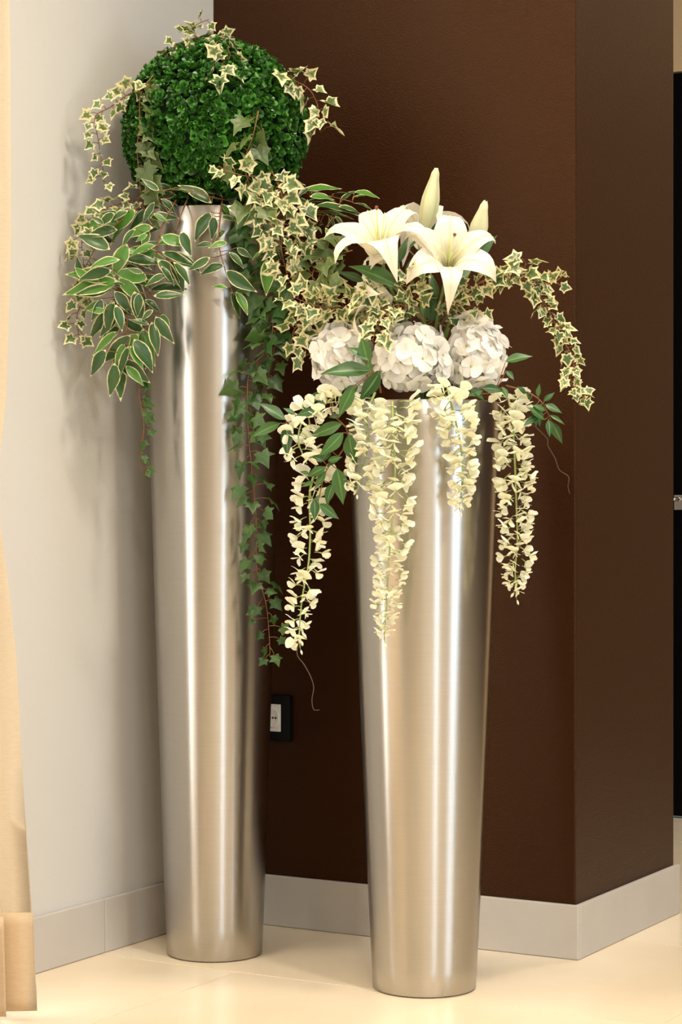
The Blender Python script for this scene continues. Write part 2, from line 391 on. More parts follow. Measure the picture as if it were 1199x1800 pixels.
# ------------------------------------------------------------------ leaf and flower meshes
def ivy_mesh(mat, seed, fold=.22):
    r = random.Random(seed); mb = MB(); cu, fo, bend = r.uniform(.1, .9), r.uniform(-.2, .8), r.uniform(-.2, .9)
    half = [(.0, .03), (.14, -.09), (.37, -.13), (.35, .13), (.58, .36), (.31, .46), (.17, .68)]
    pts = [(x*r.uniform(.9, 1.12), y*r.uniform(.94, 1.06)) for x, y in half] + [(0, 1.0)] + [(-x*r.uniform(.9, 1.12), y*r.uniform(.94, 1.06)) for x, y in half[:0:-1]]
    zf = lambda x, y: (fold + fo)*abs(x)*.6 - bend*.3*y*y - cu*x*x + .05*math.sin(9*x + 5*y + seed)
    cx, cy = 0, .30
    c = mb.vert((cx, cy, zf(cx, cy)), 0); n = len(pts)
    A = [mb.vert((cx+(x-cx)*.58, cy+(y-cy)*.58, zf(cx+(x-cx)*.58, cy+(y-cy)*.58)), .12) for x, y in pts]
    B = [mb.vert((x, y, zf(x, y)), 1) for x, y in pts]
    for k in range(n):
        j = (k+1) % n; mb.face((c, A[k], A[j])); mb.face((A[k], B[k], B[j], A[j]))
    return mb.mesh('ivy_leaf', [mat])
def blade_mesh(mat, wd, seed, arch=.22, fold=.25, rib=False, pw=.85, tip=1.0, st=8, name='leaf'):
    """lanceolate leaf of unit length: attribute edge runs 0..1 to the margin; -1 on the midrib if rib"""
    r = random.Random(seed); mb = MB(); rows = []
    cols = (-1, -.72, -.2, .2, .72, 1) if not rib else (-1, -.66, 0, .66, 1)
    tw_ = r.uniform(-.25, .25)
    for i in range(st+1):
        t = i/st; wv = wd * max(.015, math.sin(math.pi * min(1, t**pw)) ** tip * (1.08 - .42*t*t)); row = []
        for c in cols:
            x = c*wv; z = fold*abs(x) - arch*t*t + tw_*x*t + .010*math.sin(t*14 + c*3 + seed)*abs(c)
            e = (1 if abs(c) == 1 else 0.0) if not rib else (-1 if c == 0 else 0)
            if i in (0, st) and not rib: e = 1
            row.append(mb.vert((x + .03*math.sin(t*3+seed), t, z), e))
        rows.append(row)
    for A, B in zip(rows, rows[1:]):
        for k in range(len(cols)-1): mb.face((A[k], A[k+1], B[k+1], B[k]))
    return mb.mesh(name, [mat])
IVYV = [ivy_mesh(M_ivyv, s) for s in range(9)]
IVYD = [ivy_mesh(M_ivyd, s+10) for s in range(4)]
IVYG = [ivy_mesh(M_ivyg, s+20, .15) for s in range(4)]
FIG = [blade_mesh(M_fig, .18 + .02*(s % 3), s, .12 + .10*(s % 3)) for s in range(6)]
BROAD = [blade_mesh(M_broad, .205 + .02*(s % 2), s+3, .18, .22, True) for s in range(4)]
LLEAF = [blade_mesh(M_lleaf, .15, s+7, .20, .35, True, .75) for s in range(3)]
def petal_fan(mb, M, ln, wd, cup, mat=0, e0=-.9, n=10, ruff=.06, seed=0):
    """rounded petal: base at origin, grows along +y, two rings"""
    pts = []
    for k in range(n+1):
        a = math.pi * (k / n) ; x = -math.cos(a)*wd*(.55+.45*math.sin(a)); y = ln * (math.sin(a)**.7) if 0 < k < n else 0
        if k in (0, n): x *= .18
        pts.append((x, y))
    z = lambda x, y: cup*(y/ln)**2*ln + .5*cup*(x*x)/max(wd, 1e-6) + ruff*ln*math.sin(x/wd*5 + y/ln*4 + seed)*(y/ln)
    b = mb.vert(M @ Vector((0, 0, 0)), e0)
    mid = [mb.vert(M @ Vector((x*.6, y*.62, z(x*.6, y*.62))), 0) for x, y in pts]
    out = [mb.vert(M @ Vector((x, y, z(x, y))), 1) for x, y in pts]
    for k in range(n):
        mb.face((b, mid[k], mid[k+1]), mat); mb.face((mid[k], out[k], out[k+1], mid[k+1]), mat)
def floret_mesh(seed):
    r = random.Random(seed); mb = MB()
    for k in range(4):
        M = Matrix.Rotation(math.pi/2*k + r.uniform(-.15, .15), 4, 'Z') @ Matrix.Rotation(r.uniform(.05, .45), 4, 'X') @ Matrix.Rotation(r.uniform(-.25, .25), 4, 'Y')
        petal_fan(mb, M, .54*r.uniform(.92, 1.1), .50*r.uniform(.95, 1.12), r.uniform(-.25, .1), 0, -.75, 8, .07, r.uniform(0, 6))
    mb.tube([(0, 0, -.30), (0, 0, .02), (0, 0, .07)], [.03, .05, .02], 5, 1)
    return mb.mesh('floret', [M_hyd, M_wisg])
FLOR = [floret_mesh(s) for s in range(5)]
def blossom_mesh(seed):
    """pea flower: stalk along +y, upright banner petal, two wings and a keel"""
    r = random.Random(seed); mb = MB(); T = Matrix.Translation
    mb.tube([(0, 0, 0), (0, .22, .03), (0, .42, 0)], [.022, .022, .05], 4, 1, 0)
    B = T((0, .40, .0)) @ Matrix.Rotation(r.uniform(.75, 1.15), 4, 'X')
    petal_fan(mb, B, .56*r.uniform(.9, 1.1), .56*r.uniform(.9, 1.1), r.uniform(-.35, -.1), 0, -.8, 8, .08, r.uniform(0, 6))
    for s in (-1, 1):
        Wm = T((.02*s, .42, -.02)) @ Matrix.Rotation(-.35*s + r.uniform(-.1, .1), 4, 'Z') @ Matrix.Rotation(-.30 + r.uniform(-.3, .1), 4, 'X') @ Matrix.Rotation(.9*s, 4, 'Y')
        petal_fan(mb, Wm, .48*r.uniform(.9, 1.1), .34, .25, 0, -.4, 6, .05, r.uniform(0, 6))
    return mb.mesh('blossom', [M_wis, M_wisg])
BLOS = [blossom_mesh(s) for s in range(6)]
def rbud_mesh():
    mb = MB(); mb.tube([(0, 0, 0), (0, .4, 0)], .035, 4, 1)
    mb.tube([(0, .36, 0), (0, .5, 0), (0, .75, .02), (0, 1.0, .05)], [.05, .13, .15, .03], 6, 0, .3); return mb.mesh('flower_bud', [M_wis, M_wisg])
RBUD = rbud_mesh()

# ------------------------------------------------------------------ plant builders
TOC = Vector((0, -1, 0)); UP = Vector((0, 0, 1))
def path3(pts): return spline([P(*p) for p in pts], 8)
def vine(label, pts, n, size, meshes, group, name='ivy_vine', taper=.35, stem=M_stem, r=.0011, spread=1.0, droop=.35, pet=.016, side=None, facing=.7, skip=0.0, cat='vine'):
    n = round(n*1.2); size *= 1.12
    pl = path3(pts); root = thing(name, label, cat, pl[0], group)
    st = MB(); sm = resample(pl, max(12, n)); st.tube(sm, [r * lerp(1.25, .6, i/(len(sm)-1)) for i in range(len(sm))], 5)
    q = resample(pl, n + 1); leaves = []
    for i in range(n):
        t = i / max(1, n-1)
        if t < skip: continue
        p = q[i+1].lerp(q[i], R.uniform(0, .6)); tg = (q[min(i+2, n)] - q[i]).normalized()
        lat = tg.cross(TOC)
        if lat.length < .1: lat = tg.cross(UP)
        lat.normalize(); s = (-1 if i % 2 else 1) if side is None else side
        d = (lat*s*R.uniform(.35, 1)*spread + TOC*R.uniform(.0, .8) + tg*.25 + rnd(.35)).normalized()
        sc = size * lerp(1.0, 1-taper, t) * R.uniform(.75, 1.18)
        base = p + d * pet * R.uniform(.5, 1.2) * (size/.028)
        tip = (d*.8 + tg*.35 - UP*droop + rnd(.45)).normalized()
        nrm = (TOC*facing + UP*.45 + rnd(.85)).normalized()
        st.tube([p, p.lerp(base, .55) + UP*.002, base], [r*.7, r*.55, r*.5], 4)
        leaves.append((base, tip, nrm, sc))
    part('stem', st, [stem], root)
    for b, tp, nr, sc in leaves: put('leaf', R.choice(meshes), root, frame(b, tp, nr, sc))
    return root
def spray(label, stems, leaves, meshes, group, name, cat, Ymap, stem=M_stem, r=.0013, wscale=1.0, jit=.012, tipd=.012, cs=1.0, nh=(0, -.8, .45), fill=0.0):
    """stems: px polylines (px,py,Y); leaves: (bx,by,tx,ty) in pixels; base depth from the nearest stem point"""
    pls = [path3(s) for s in stems]; root = thing(name, label, cat, pls[0][0], group); st = MB()
    for pl in pls:
        sm = resample(pl, 14); st.tube(sm, [r*lerp(1.3, .6, i/13) for i in range(14)], 5)
    allp = [p for pl in pls for p in pl]; pix = [(600+F*p.x/p.y, 900-F*(p.z-H)/p.y) for p in allp]
    extra = [(bx+R.uniform(-16, 16), by+R.uniform(-16, 16), tx+R.uniform(-22, 22), ty+R.uniform(-18, 18)) for bx, by, tx, ty in leaves if R.random() < fill]
    for i, (bx, by, tx, ty) in enumerate(list(leaves) + extra):
        k = min(range(len(allp)), key=lambda i: (pix[i][0]-bx)**2 + (pix[i][1]-by)**2)
        Y = allp[k].y - R.uniform(0, jit) + (.022 if i >= len(leaves) else 0); b = P(bx, by, Y); tp = P(tx, ty, Y - R.uniform(-.4, 1)*tipd)
        if (b - allp[k]).length < .12: st.tube([allp[k], allp[k].lerp(b, .5) - UP*.001, b], [r*.7, r*.6, r*.6], 4)
        d = tp - b; nr = (Vector(nh) + rnd(.42)).normalized()
        put('leaf', R.choice(meshes), root, frame(b, d, nr, d.length*cs))
    part('stem', st, [stem], root); return root

# ------------------------------------------------------------------ boxwood ball
BC = Vector(P(379, 232, 3.89)); BR = .160
ball = thing('boxwood_ball', 'round clipped boxwood topiary ball of small green leaves in the tall vase', 'topiary', (BC.x, BC.y, BC.z-BR))
def sprig(seed):
    r = random.Random(seed); mb = MB()
    for k in range(9):
        ti = .35 if k < 3 else r.uniform(.8, 1.25); az = k*2.4 + r.uniform(-.3, .3); ln = r.uniform(.0085, .0125) * (.75 if k < 3 else 1); wd = ln*.46
        M = Matrix.Translation((0, 0, .004 if k < 3 else .0)) @ Matrix.Rotation(az, 4, 'Z') @ Matrix.Rotation(math.pi/2 - ti, 4, 'X')
        hexa = [(wd*.25, 0, 0), (wd*.95, ln*.35, .0010), (wd*.9, ln*.75, .0012), (wd*.3, ln, -.0002), (-wd*.3, ln, -.0002), (-wd*.9, ln*.75, .0012), (-wd*.95, ln*.35, .0010), (-wd*.25, 0, 0)]
        c = mb.vert(M @ Vector((0, ln*.55, -.0004)), 0); q = [mb.vert(M @ Vector(p), 1) for p in hexa]
        for i in range(8): mb.face((c, q[i], q[(i+1) % 8]))
    return mb
SPR = [sprig(s) for s in range(6)]; SPM = [s.mesh('sprig', [M_box]) for s in SPR]
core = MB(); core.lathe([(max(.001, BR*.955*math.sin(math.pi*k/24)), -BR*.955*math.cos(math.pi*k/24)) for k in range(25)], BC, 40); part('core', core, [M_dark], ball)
spots = []
NS = 2000
for k in range(NS):
    z = 1 - 2*(k+.5)/NS; a = k*2.399963; q = math.sqrt(1-z*z); d = Vector((q*math.cos(a), q*math.sin(a), z)) + rnd(.05); d.normalize()
    spots.append(d)
spots.sort(key=lambda d: abs(d.y + .80))
rest = MB()
for i, d in enumerate(spots):
    lump = 1 + .03*noise.noise(d*3.5) + R.uniform(-.035, .02)
    M = frame(BC + d*BR*lump, d.orthogonal() + rnd(.5), (d + UP*.2 + rnd(.55)).normalized(), R.uniform(.95, 1.4))
    j = R.randrange(6)
    if i < 300: put('sprig', SPM[j], ball, M)
    else: rest.add(SPR[j], M)
o = part('sprigs', rest, [M_box], ball); o['kind'] = 'stuff'

# ------------------------------------------------------------------ ivy on the topiary
GT = 'variegated ivy vines on the tall arrangement'; GP = 'plain green ivy vines on the tall arrangement'
def ballY(px, py, out=.022):
    x, z = (px-379)*3.8/F, (232-py)*3.8/F; q = (BR+out)**2 - x*x - z*z
    return BC.y - math.sqrt(q) if q > 0 else BC.y
def onball(*pts): return [(x, y, ballY(x, y)) for x, y in pts]
vine('ivy tendril sticking up from the top of the topiary ball', [(378, 74, 3.88), (352, 66, 3.87), (337, 58, 3.86), (345, 44, 3.85), (368, 34, 3.85)], 6, .024, IVYV, GT, taper=.2)
vine('short ivy sprig on the upper left rim of the topiary ball', [(352, 66, 3.86), (325, 72, 3.83), (305, 86, 3.81), (290, 100, 3.80)], 6, .024, IVYV, GT, taper=.1)
vine('pale ivy cluster draped over the top front of the topiary ball', [(370, 66, 3.86)] + onball((395, 78), (405, 100), (385, 118), (398, 140)), 17, .026, IVYV, GT, taper=0, spread=1.4)
vine('ivy vine curling off the upper left side of the topiary ball', [(262, 152, 3.80), (228, 165, 3.80), (195, 188, 3.80), (168, 205, 3.79), (172, 240, 3.79), (180, 285, 3.79), (183, 322, 3.79)], 20, .025, IVYV, GT, taper=.3)
vine('dull green ivy vine hanging down the left side of the topiary ball', [(270, 132, 3.79), (248, 165, 3.78), (246, 215, 3.78), (242, 265, 3.78), (248, 340, 3.77)], 15, .032, IVYD, GT, taper=.0, side=-1, spread=1.3)
vine('cream-edged ivy vine on the upper right side of the topiary ball', [(485, 125, 3.80), (515, 140, 3.80), (545, 158, 3.80), (560, 190, 3.80), (558, 218, 3.80), (565, 232, 3.80)], 13, .027, IVYV, GT, taper=.0)
vine('olive ivy vine lying on the front of the topiary ball', onball((455, 195), (445, 240), (430, 285), (440, 330)) + [(445, 360, 3.72)], 10, .036, IVYD, GT, taper=.0)
vine('small cream ivy sprig at the front foot of the topiary ball', [(450, 310, 3.72), (425, 308, 3.70), (400, 300, 3.70), (385, 292, 3.70)], 7, .026, IVYV, GT, taper=.1)
vine('dense cream ivy vine tumbling over the right front of the tall vase rim', [(478, 300, 3.75), (495, 340, 3.73), (500, 385, 3.72), (495, 430, 3.72), (502, 470, 3.72), (510, 498, 3.72)], 26, .029, IVYV, GT, taper=.1, spread=1.2)
vine('cream ivy vine just right of the dense one, with a bare brown stem', [(520, 350, 3.76), (530, 380, 3.75), (528, 420, 3.75), (535, 450, 3.75)], 13, .029, IVYV, GT, taper=.0, spread=1.2)
vine('ivy vine at the tall vase rim, pale leaves pointing to the left', [(475, 330, 3.74), (460, 360, 3.72), (470, 385, 3.71), (480, 410, 3.71)], 9, .028, IVYV, GT, taper=.0)
vine('ivy vine along the far left edge of the variegated fig leaves, upper one', [(255, 345, 3.80), (205, 360, 3.80), (165, 378, 3.79), (145, 420, 3.79), (148, 470, 3.79)], 19, .024, IVYV, GT, taper=.1)
vine('ivy vine along the far left edge of the variegated fig leaves, lower one', [(148, 465, 3.79), (150, 510, 3.79), (135, 560, 3.79), (142, 600, 3.79)], 12, .024, IVYV, GT, taper=.1)
vine('dark ivy vine in the shade beneath the tall vase rim', [(440, 350, 3.78), (450, 400, 3.76), (455, 450, 3.76), (465, 500, 3.76), (475, 540, 3.77)], 18, .036, IVYG, GP, taper=.0, spread=1.3)
vine('long plain green ivy vine hanging down the right side of the tall vase', [(480, 480, 3.77), (482, 545, 3.77), (474, 610, 3.77), (440, 650, 3.77), (436, 720, 3.77), (440, 790, 3.77), (448, 870, 3.77), (452, 930, 3.77), (452, 1000, 3.77), (468, 1060, 3.77), (474, 1120, 3.77), (475, 1152, 3.77)], 56, .036, IVYG, GP, taper=.5, spread=.9, droop=.2)
vine('thin plain green ivy tendril hanging left of the tall vase', [(243, 655, 3.79), (246, 700, 3.79), (254, 750, 3.79), (246, 800, 3.79), (256, 838, 3.79)], 12, .021, IVYG, GP, taper=.45, side=-1, droop=.1)
vine('second short green ivy strand beside the long one on the tall vase', [(470, 540, 3.79), (485, 580, 3.79), (478, 640, 3.78), (462, 690, 3.78)], 10, .034, IVYG, GP, taper=.2)

# ------------------------------------------------------------------ variegated fig sprays in the tall vase
def c3(l): return [(120+a/3.997, 320+b/3.997, 120+c/3.997, 320+d/3.997) for a, b, c, d in l]
def c4(l): return [(360+a/3.997, 280+b/3.997, 360+c/3.997, 280+d/3.997) for a, b, c, d in l]
GF = 'variegated fig sprays in the tall vase'
fig_left = c3([(470,190,310,340),(610,140,515,280),(640,150,715,250),(600,325,395,345),(350,340,130,360),(300,470,80,350),(655,380,835,435),(615,450,430,470),(375,520,650,555),(660,490,895,570),(655,590,750,710),(740,560,860,710),(365,545,165,580),(310,620,85,680),(310,745,50,775),(410,570,530,700),(690,660,545,690),(355,670,520,850),(600,800,805,775),(320,770,450,915),(330,840,235,1040),(235,820,190,960),(340,860,390,1030),(540,830,650,885),(350,940,225,1080),(570,1000,445,955),(600,900,515,960),(590,980,620,1210),(620,940,725,1120),(340,1050,170,1195),(435,1070,255,1260),(430,1150,335,1375),(470,1100,590,1305),(440,1150,530,1290),(270,1180,150,1330),(320,1270,310,1495),(405,1290,520,1420),(730,50,540,30),(670,90,530,110),(140,690,55,590),(240,560,160,600),(490,780,500,930),(600,220,705,275),(560,370,480,400),(410,430,320,650),(480,900,400,880),(250,300,170,240),(790,350,860,490),(420,200,300,250),(450,540,580,600),(260,900,150,900),(500,480,640,420),(530,640,420,600),(480,330,360,420),(560,220,640,330),(330,220,210,290),(650,120,760,200),(200,640,300,760),(400,720,300,700)])
groups = [('variegated fig spray spreading far left from the tall vase rim', [(300, 345, 3.80), (250, 360, 3.78), (210, 390, 3.77), (175, 425, 3.77), (150, 470, 3.775)]),
          ('variegated fig spray hanging lowest, left of the tall vase', [(300, 350, 3.79), (255, 420, 3.765), (220, 500, 3.76), (225, 570, 3.76), (200, 650, 3.76)]),
          ('variegated fig spray hanging against the left edge of the tall vase', [(310, 352, 3.79), (285, 400, 3.76), (272, 470, 3.75), (262, 540, 3.75), (255, 590, 3.75)]),
          ('short variegated fig spray over the front left of the tall vase rim', [(330, 350, 3.79), (318, 380, 3.75), (300, 430, 3.74), (290, 470, 3.74)])]
assign = {k: [] for k in range(4)}
for lf in fig_left:
    best = min(range(4), key=lambda k: min((600+F*p.x/p.y-lf[0])**2 + (900-F*(p.z-H)/p.y-lf[1])**2 for p in path3(groups[k][1])))
    assign[best].append(lf)
for k, (lab, st) in enumerate(groups): spray(lab, [st], assign[k], FIG, GF, 'fig_spray', 'plant', None, jit=.03, fill=.95, cs=1.08)
spray('variegated fig spray hanging down the front middle of the tall vase', [[(392, 345, 3.80), (388, 380, 3.75), (385, 430, 3.74), (398, 480, 3.74), (412, 520, 3.74)]],
      c3([(1000,210,875,400),(1030,240,1010,395),(1110,340,1020,410),(1010,430,885,440),(1120,430,985,445),(1000,530,835,615),(1095,580,925,625),(1120,740,1015,720)]) + c4([(175,650,285,750),(150,780,365,930),(190,930,265,1115),(220,930,310,1090),(120,400,220,420),(230,620,330,690)]), FIG, GF, 'fig_spray', 'plant', None)
spray('variegated fig leaves lying at the foot of the topiary ball', [[(400, 352, 3.80), (365, 345, 3.74), (335, 335, 3.73), (310, 330, 3.73)]], c3([(1010,150,780,5),(1085,105,920,-5),(860,80,740,30),(640,60,520,-30),(1080,150,1150,240),(1120,120,1199,180)]), FIG, GF, 'fig_spray', 'plant', None, nh=(0, -.6, .8), fill=.4)
spray('dark variegated fig spray reaching right from the tall vase', [[(470, 350, 3.82), (530, 340, 3.79), (580, 345, 3.78), (620, 355, 3.77)], [(500, 350, 3.80), (550, 365, 3.77), (590, 385, 3.75)]],
      c4([(560,185,690,195),(680,225,960,180),(740,205,640,240),(740,260,910,250),(900,245,1050,225),(1040,270,1145,240),(700,310,900,260),(770,325,1110,335),(1060,310,1180,330),(940,330,1100,352),(860,385,935,500),(850,480,940,630),(650,340,800,320),(730,400,850,380),(780,470,830,500),(920,400,980,460),(600,230,700,260),(640,280,760,300),(800,290,960,300)]), FIG, GF, 'fig_spray', 'plant', None, nh=(0, -.5, 1), fill=.6)
spray('small green-leaved fig sprig hanging below the rim of the tall vase', [[(470, 400, 3.76), (468, 440, 3.735), (470, 470, 3.73)]], c4([(430,700,445,950),(460,560,560,640),(500,540,640,600),(420,640,330,700),(520,620,560,720)]), FIG, GF, 'fig_spray', 'plant', None)

# ------------------------------------------------------------------ hydrangeas
def hydrangea(label, px, py, Y, rx, rz, n, seed):
    c = P(px, py, Y); root = thing('hydrangea', label, 'flower', (RVs.x + (c.x-RVs.x)*.4, c.y+.02, .985), 'white hydrangea heads in the shorter vase')
    b = MB(); b.tube(spline([(RVs.x + (c.x-RVs.x)*.4, c.y+.02, .985), c - UP*rz*.5, c]), .003, 6); part('stem', b, [M_gstem], root)
    ry = (rx+rz)/2*.9
    for k in range(n):
        z = 1 - 1.85*(k+.5)/n; q = math.sqrt(max(0, 1-z*z)); a = k*2.399963 + seed
        d = Vector((q*math.cos(a), q*math.sin(a), z)) + rnd(.10); d.normalize()
        jt = R.uniform(.76, 1.04)
        p = c + Vector((d.x*rx, d.y*ry, d.z*rz)) * jt
        put('floret', R.choice(FLOR), root, frame(p, d.orthogonal() + rnd(.9), (d + rnd(.30)).normalized(), R.uniform(.034, .042)))
    return root
hydrangea('white hydrangea head on the left, beside the tall vase', 602, 628, 3.56, .047, .058, 74, 0)
hydrangea('white hydrangea head in the middle of the shorter vase', 728, 630, 3.53, .062, .054, 90, 1)
hydrangea('white hydrangea head on the right of the shorter vase', 838, 622, 3.55, .046, .062, 78, 2)

# ------------------------------------------------------------------ lilies
def lily_petal(wd, ln, rec, seed):
    """petal grows from the throat along +z and flares towards +y"""
    r = random.Random(seed); mb = MB(); rows = []; st = 12
    prof = [(0, (.006, 0)), (.2, (.012, .024)), (.42, (.026, .046)), (.62, (.048, .060)), (.8, (.070, .062)), (.92, (.084, .055 - .010*rec)), (1, (.090, .046 - .022*rec))]
    for i in range(st+1):
        t = i/st; y = interp([(a, b[0]) for a, b in prof], t)*ln; z = interp([(a, b[1]) for a, b in prof], t)*ln
        wv = wd * max(.03, (math.sin(math.pi * min(1, .06 + .94*t**.9)))**.75); row = []
        for c in (-1, -.6, -.14, 0, .14, .6, 1):
            cup = .22*wv*c*c*(1-t*.9) + .0035*math.sin(t*11 + c*2 + seed)*abs(c)*t
            e = -1 if abs(c) < .01 else (-.45 if t < .35 else 0)
            row.append(mb.vert((c*wv, y - cup*.5, z + cup + (.0022 if c == 0 else 0)), e))
        rows.append(row)
    for A, B in zip(rows, rows[1:]):
        for k in range(6): mb.face((A[k], A[k+1], B[k+1], B[k]))
    return mb.mesh('petal', [M_lily])
PW_ = [lily_petal(.030, 1.0, rc, s) for s, rc in enumerate((.8, 1.9, .1))]; PN_ = [lily_petal(.022, 1.02, rc, s+5) for s, rc in enumerate((.8, 2.0, .3))]
ROOT_L = Vector((RVs.x, RVs.y-.01, .99))
GL = 'white lilies in the shorter vase'
def lily(label, thr, axis, sc, roll, leaves=(), stam=True):
    root = thing('lily', label, 'flower', ROOT_L, GL); axis = Vector(axis).normalized()
    B = frame(thr, axis.orthogonal(), axis, sc)
    z = axis; y = Vector((0, 0, 1)) - z*z.z
    if y.length < .2: y = Vector((0, -1, 0)) - z*(-z.y)
    y.normalize(); x = y.cross(z); B = Matrix((x, y, z)).transposed().to_4x4() @ Matrix.Scale(sc, 4); B.translation = thr
    for k in range(6):
        m = R.choice(PW_) if k % 2 else R.choice(PN_)
        put('petal', m, root, B @ Matrix.Rotation(roll + k*math.pi/3 + R.uniform(-.08, .08), 4, 'Z') @ Matrix.Translation((0, 0, .001*(k % 2))))
    if stam:
        for k in range(6):
            a = roll + k*math.pi/3 + .5; dx, dy = math.cos(a), math.sin(a); mb = MB()
            mb.tube([(0, 0, .004), (dx*.006, dy*.006, .04), (dx*.022, dy*.022, .078)], [.0014, .0012, .0008], 5, 0)
            o = part('stamen', mb, [M_pistil], root, True, B)
        mb = MB(); mb.tube([(0, 0, .004), (0, .002, .05), (.004, .006, .092)], [.0018, .0016, .0015], 6, 0); mb.tube([(.004, .006, .090), (.004, .006, .094), (.004, .006, .096)], [.002, .0032, .001], 8, 1); part('pistil', mb, [M_pistil, M_anther], root, True, B)
    mb = MB(); mb.tube(spline([ROOT_L, ROOT_L.lerp(thr, .6) + Vector((0, .01, .02)), thr - axis*.03*sc, thr + axis*.008*sc], 6), [.0032]*18 + [.006], 6); part('stem', mb, [M_gstem], root)
    return root
l1 = lily('open white lily on the left, facing up with long stamens', P(674, 462, 3.53), (-.18, -.52, .84), 1.06, .52)
l2 = lily('open white lily on the right, facing the viewer', P(786, 478, 3.53), (.06, -.84, .52), .98, -1.047)
l3 = lily('white lily half hidden behind the tall bud', P(742, 440, 3.66), (.05, .30, .95), .95, .5, stam=False)
l4 = lily('pale lily low on the left, turned away among ivy', P(690, 528, 3.55), (-.85, -.15, .22), .92, .4, stam=False)
def lbud(label, tip, base, rad, seed):
    root = thing('lily_bud', label, 'flower bud', ROOT_L, 'closed lily buds'); ax = (tip-base); L = ax.length; ax.normalize(); mb = MB(); n = 18; rings = []
    prof = [(0, .22), (.06, .45), (.2, .8), (.38, 1), (.55, .95), (.72, .72), (.86, .5), (.95, .42), (1, .2)]
    x = ax.orthogonal().normalized(); y = ax.cross(x)
    for t, rr in prof:
        ring = []
        for k in range(n):
            a = 2*math.pi*k/n; g = abs(math.cos(1.5*(a + seed))); fl = 1 - .13*(1-g)**2 * 2
            ring.append(mb.vert(base + ax*(t*L) + (x*math.cos(a) + y*math.sin(a))*rad*rr*fl + (ax*.008*(g-.5) if t == 1 else Vector()), max(0, 1 - g*3.0)))
        rings.append(ring)
    for A, B in zip(rings, rings[1:]):
        for k in range(n): mb.face((A[k], A[(k+1) % n], B[(k+1) % n], B[k]))
    mb.face(rings[0][::-1]); mb.face(rings[-1]); part('bud', mb, [M_bud], root)
    s = MB(); s.tube(spline([ROOT_L, ROOT_L.lerp(base, .6) + Vector((0, .015, .01)), base - ax*.02, base + ax*.004], 6), [.003]*18 + [.0045], 6); part('stem', s, [M_gstem], root)
lbud('tallest closed lily bud, standing upright in the middle', P(767, 299, 3.58), P(747, 408, 3.60), .0165, .4)
lbud('closed lily bud leaning right above the ivy arch', P(853, 356, 3.57), P(832, 442, 3.60), .0165, 1.2)
def c5(l): return [(560+a/3.527, 280+b/3.527, 560+c/3.527, 280+d/3.527) for a, b, c, d in l]
spray('cluster of broad dark green lily leaves under the lilies', [[(745, 690, 3.62), (745, 600, 3.61), (740, 530, 3.60), (750, 470, 3.62)], [(745, 690, 3.61), (720, 580, 3.58), (705, 510, 3.56)], [(760, 690, 3.61), (790, 560, 3.60), (830, 470, 3.60)]],
      c5([(960,640,1115,475),(690,490,775,345),(560,560,650,450),(540,720,625,560),(480,740,470,560),(740,860,690,680),(640,1000,590,860),(700,1010,730,850),(820,900,880,700),(760,980,640,780),(280,760,120,690),(600,820,500,640),(800,1010,830,830),(860,760,960,640),(560,900,470,780),(720,700,760,560),(500,640,560,470),(620,980,540,880),(690,1000,680,870),(740,1010,770,880)]), LLEAF, None, 'lily_foliage', 'foliage', None, M_gstem, .002, jit=.02, cs=1.0)
big = spray('single broad green lily leaf below the left lily', [[(722, 560, 3.56), (712, 530, 3.51), (704, 502, 3.49)]], c5([(510,795,195,650)]), [blade_mesh(M_broad, .235, 44, .05, .2, True, .9)], None, 'lily_leaf', 'leaf', None, M_gstem, .002)

# ------------------------------------------------------------------ ivy on the shorter vase
GR = 'variegated ivy vines on the shorter arrangement'
vine('long cream ivy vine arching right over the brown pillar edge', [(775, 570, 3.56), (815, 520, 3.53), (850, 494, 3.51), (890, 488, 3.50), (925, 492, 3.49), (950, 520, 3.49), (972, 560, 3.49), (992, 600, 3.49), (1008, 632, 3.49), (1004, 665, 3.49), (1012, 690, 3.49), (1034, 698, 3.49)], 74, .0235, IVYV, GR, taper=.3, spread=.9, r=.0015, pet=.012)
vine('short ivy side shoot at the top of the right arch', [(935, 492, 3.49), (962, 498, 3.49), (978, 494, 3.49), (988, 486, 3.49)], 6, .022, IVYV, GR, taper=.1)
vine('upright ivy leaves at the crest of the right arch', [(918, 490, 3.50), (922, 475, 3.49), (925, 462, 3.49)], 5, .027, IVYV, GR, taper=.0)
vine('thin ivy stems between the right lily and the right hydrangea', [(790, 575, 3.57), (815, 545, 3.55), (838, 540, 3.54), (850, 552, 3.53)], 7, .025, IVYV, GR, taper=.0)
vine('pale ivy vine standing between the two open lilies', [(760, 590, 3.53), (735, 545, 3.51), (722, 510, 3.49), (735, 470, 3.48)], 16, .024, IVYV, GR, taper=.0, skip=.35)
vine('ivy vine lying over the gap between left and middle hydrangea', [(745, 560, 3.52), (705, 535, 3.49), (680, 548, 3.48), (662, 575, 3.47), (655, 605, 3.47)], 20, .024, IVYV, GR, taper=.1, skip=.15)
vine('dense cream ivy vine spreading left above the left hydrangea', [(690, 590, 3.58), (650, 545, 3.56), (610, 540, 3.54), (570, 540, 3.53), (535, 530, 3.53), (510, 518, 3.53)], 38, .027, IVYV, GR, taper=.1, spread=1.3)
vine('ivy vine drooping beside the left hydrangea into the dark gap', [(600, 545, 3.58), (560, 545, 3.57), (530, 565, 3.57), (515, 590, 3.57), (540, 610, 3.58), (548, 630, 3.59)], 18, .028, IVYV, GR, taper=.2)
vine('shaded ivy vine hanging behind the left lily', [(620, 440, 3.74), (570, 455, 3.72), (550, 480, 3.70), (560, 510, 3.70), (590, 520, 3.68)], 18, .030, IVYD, GR, taper=.0, spread=1.2)
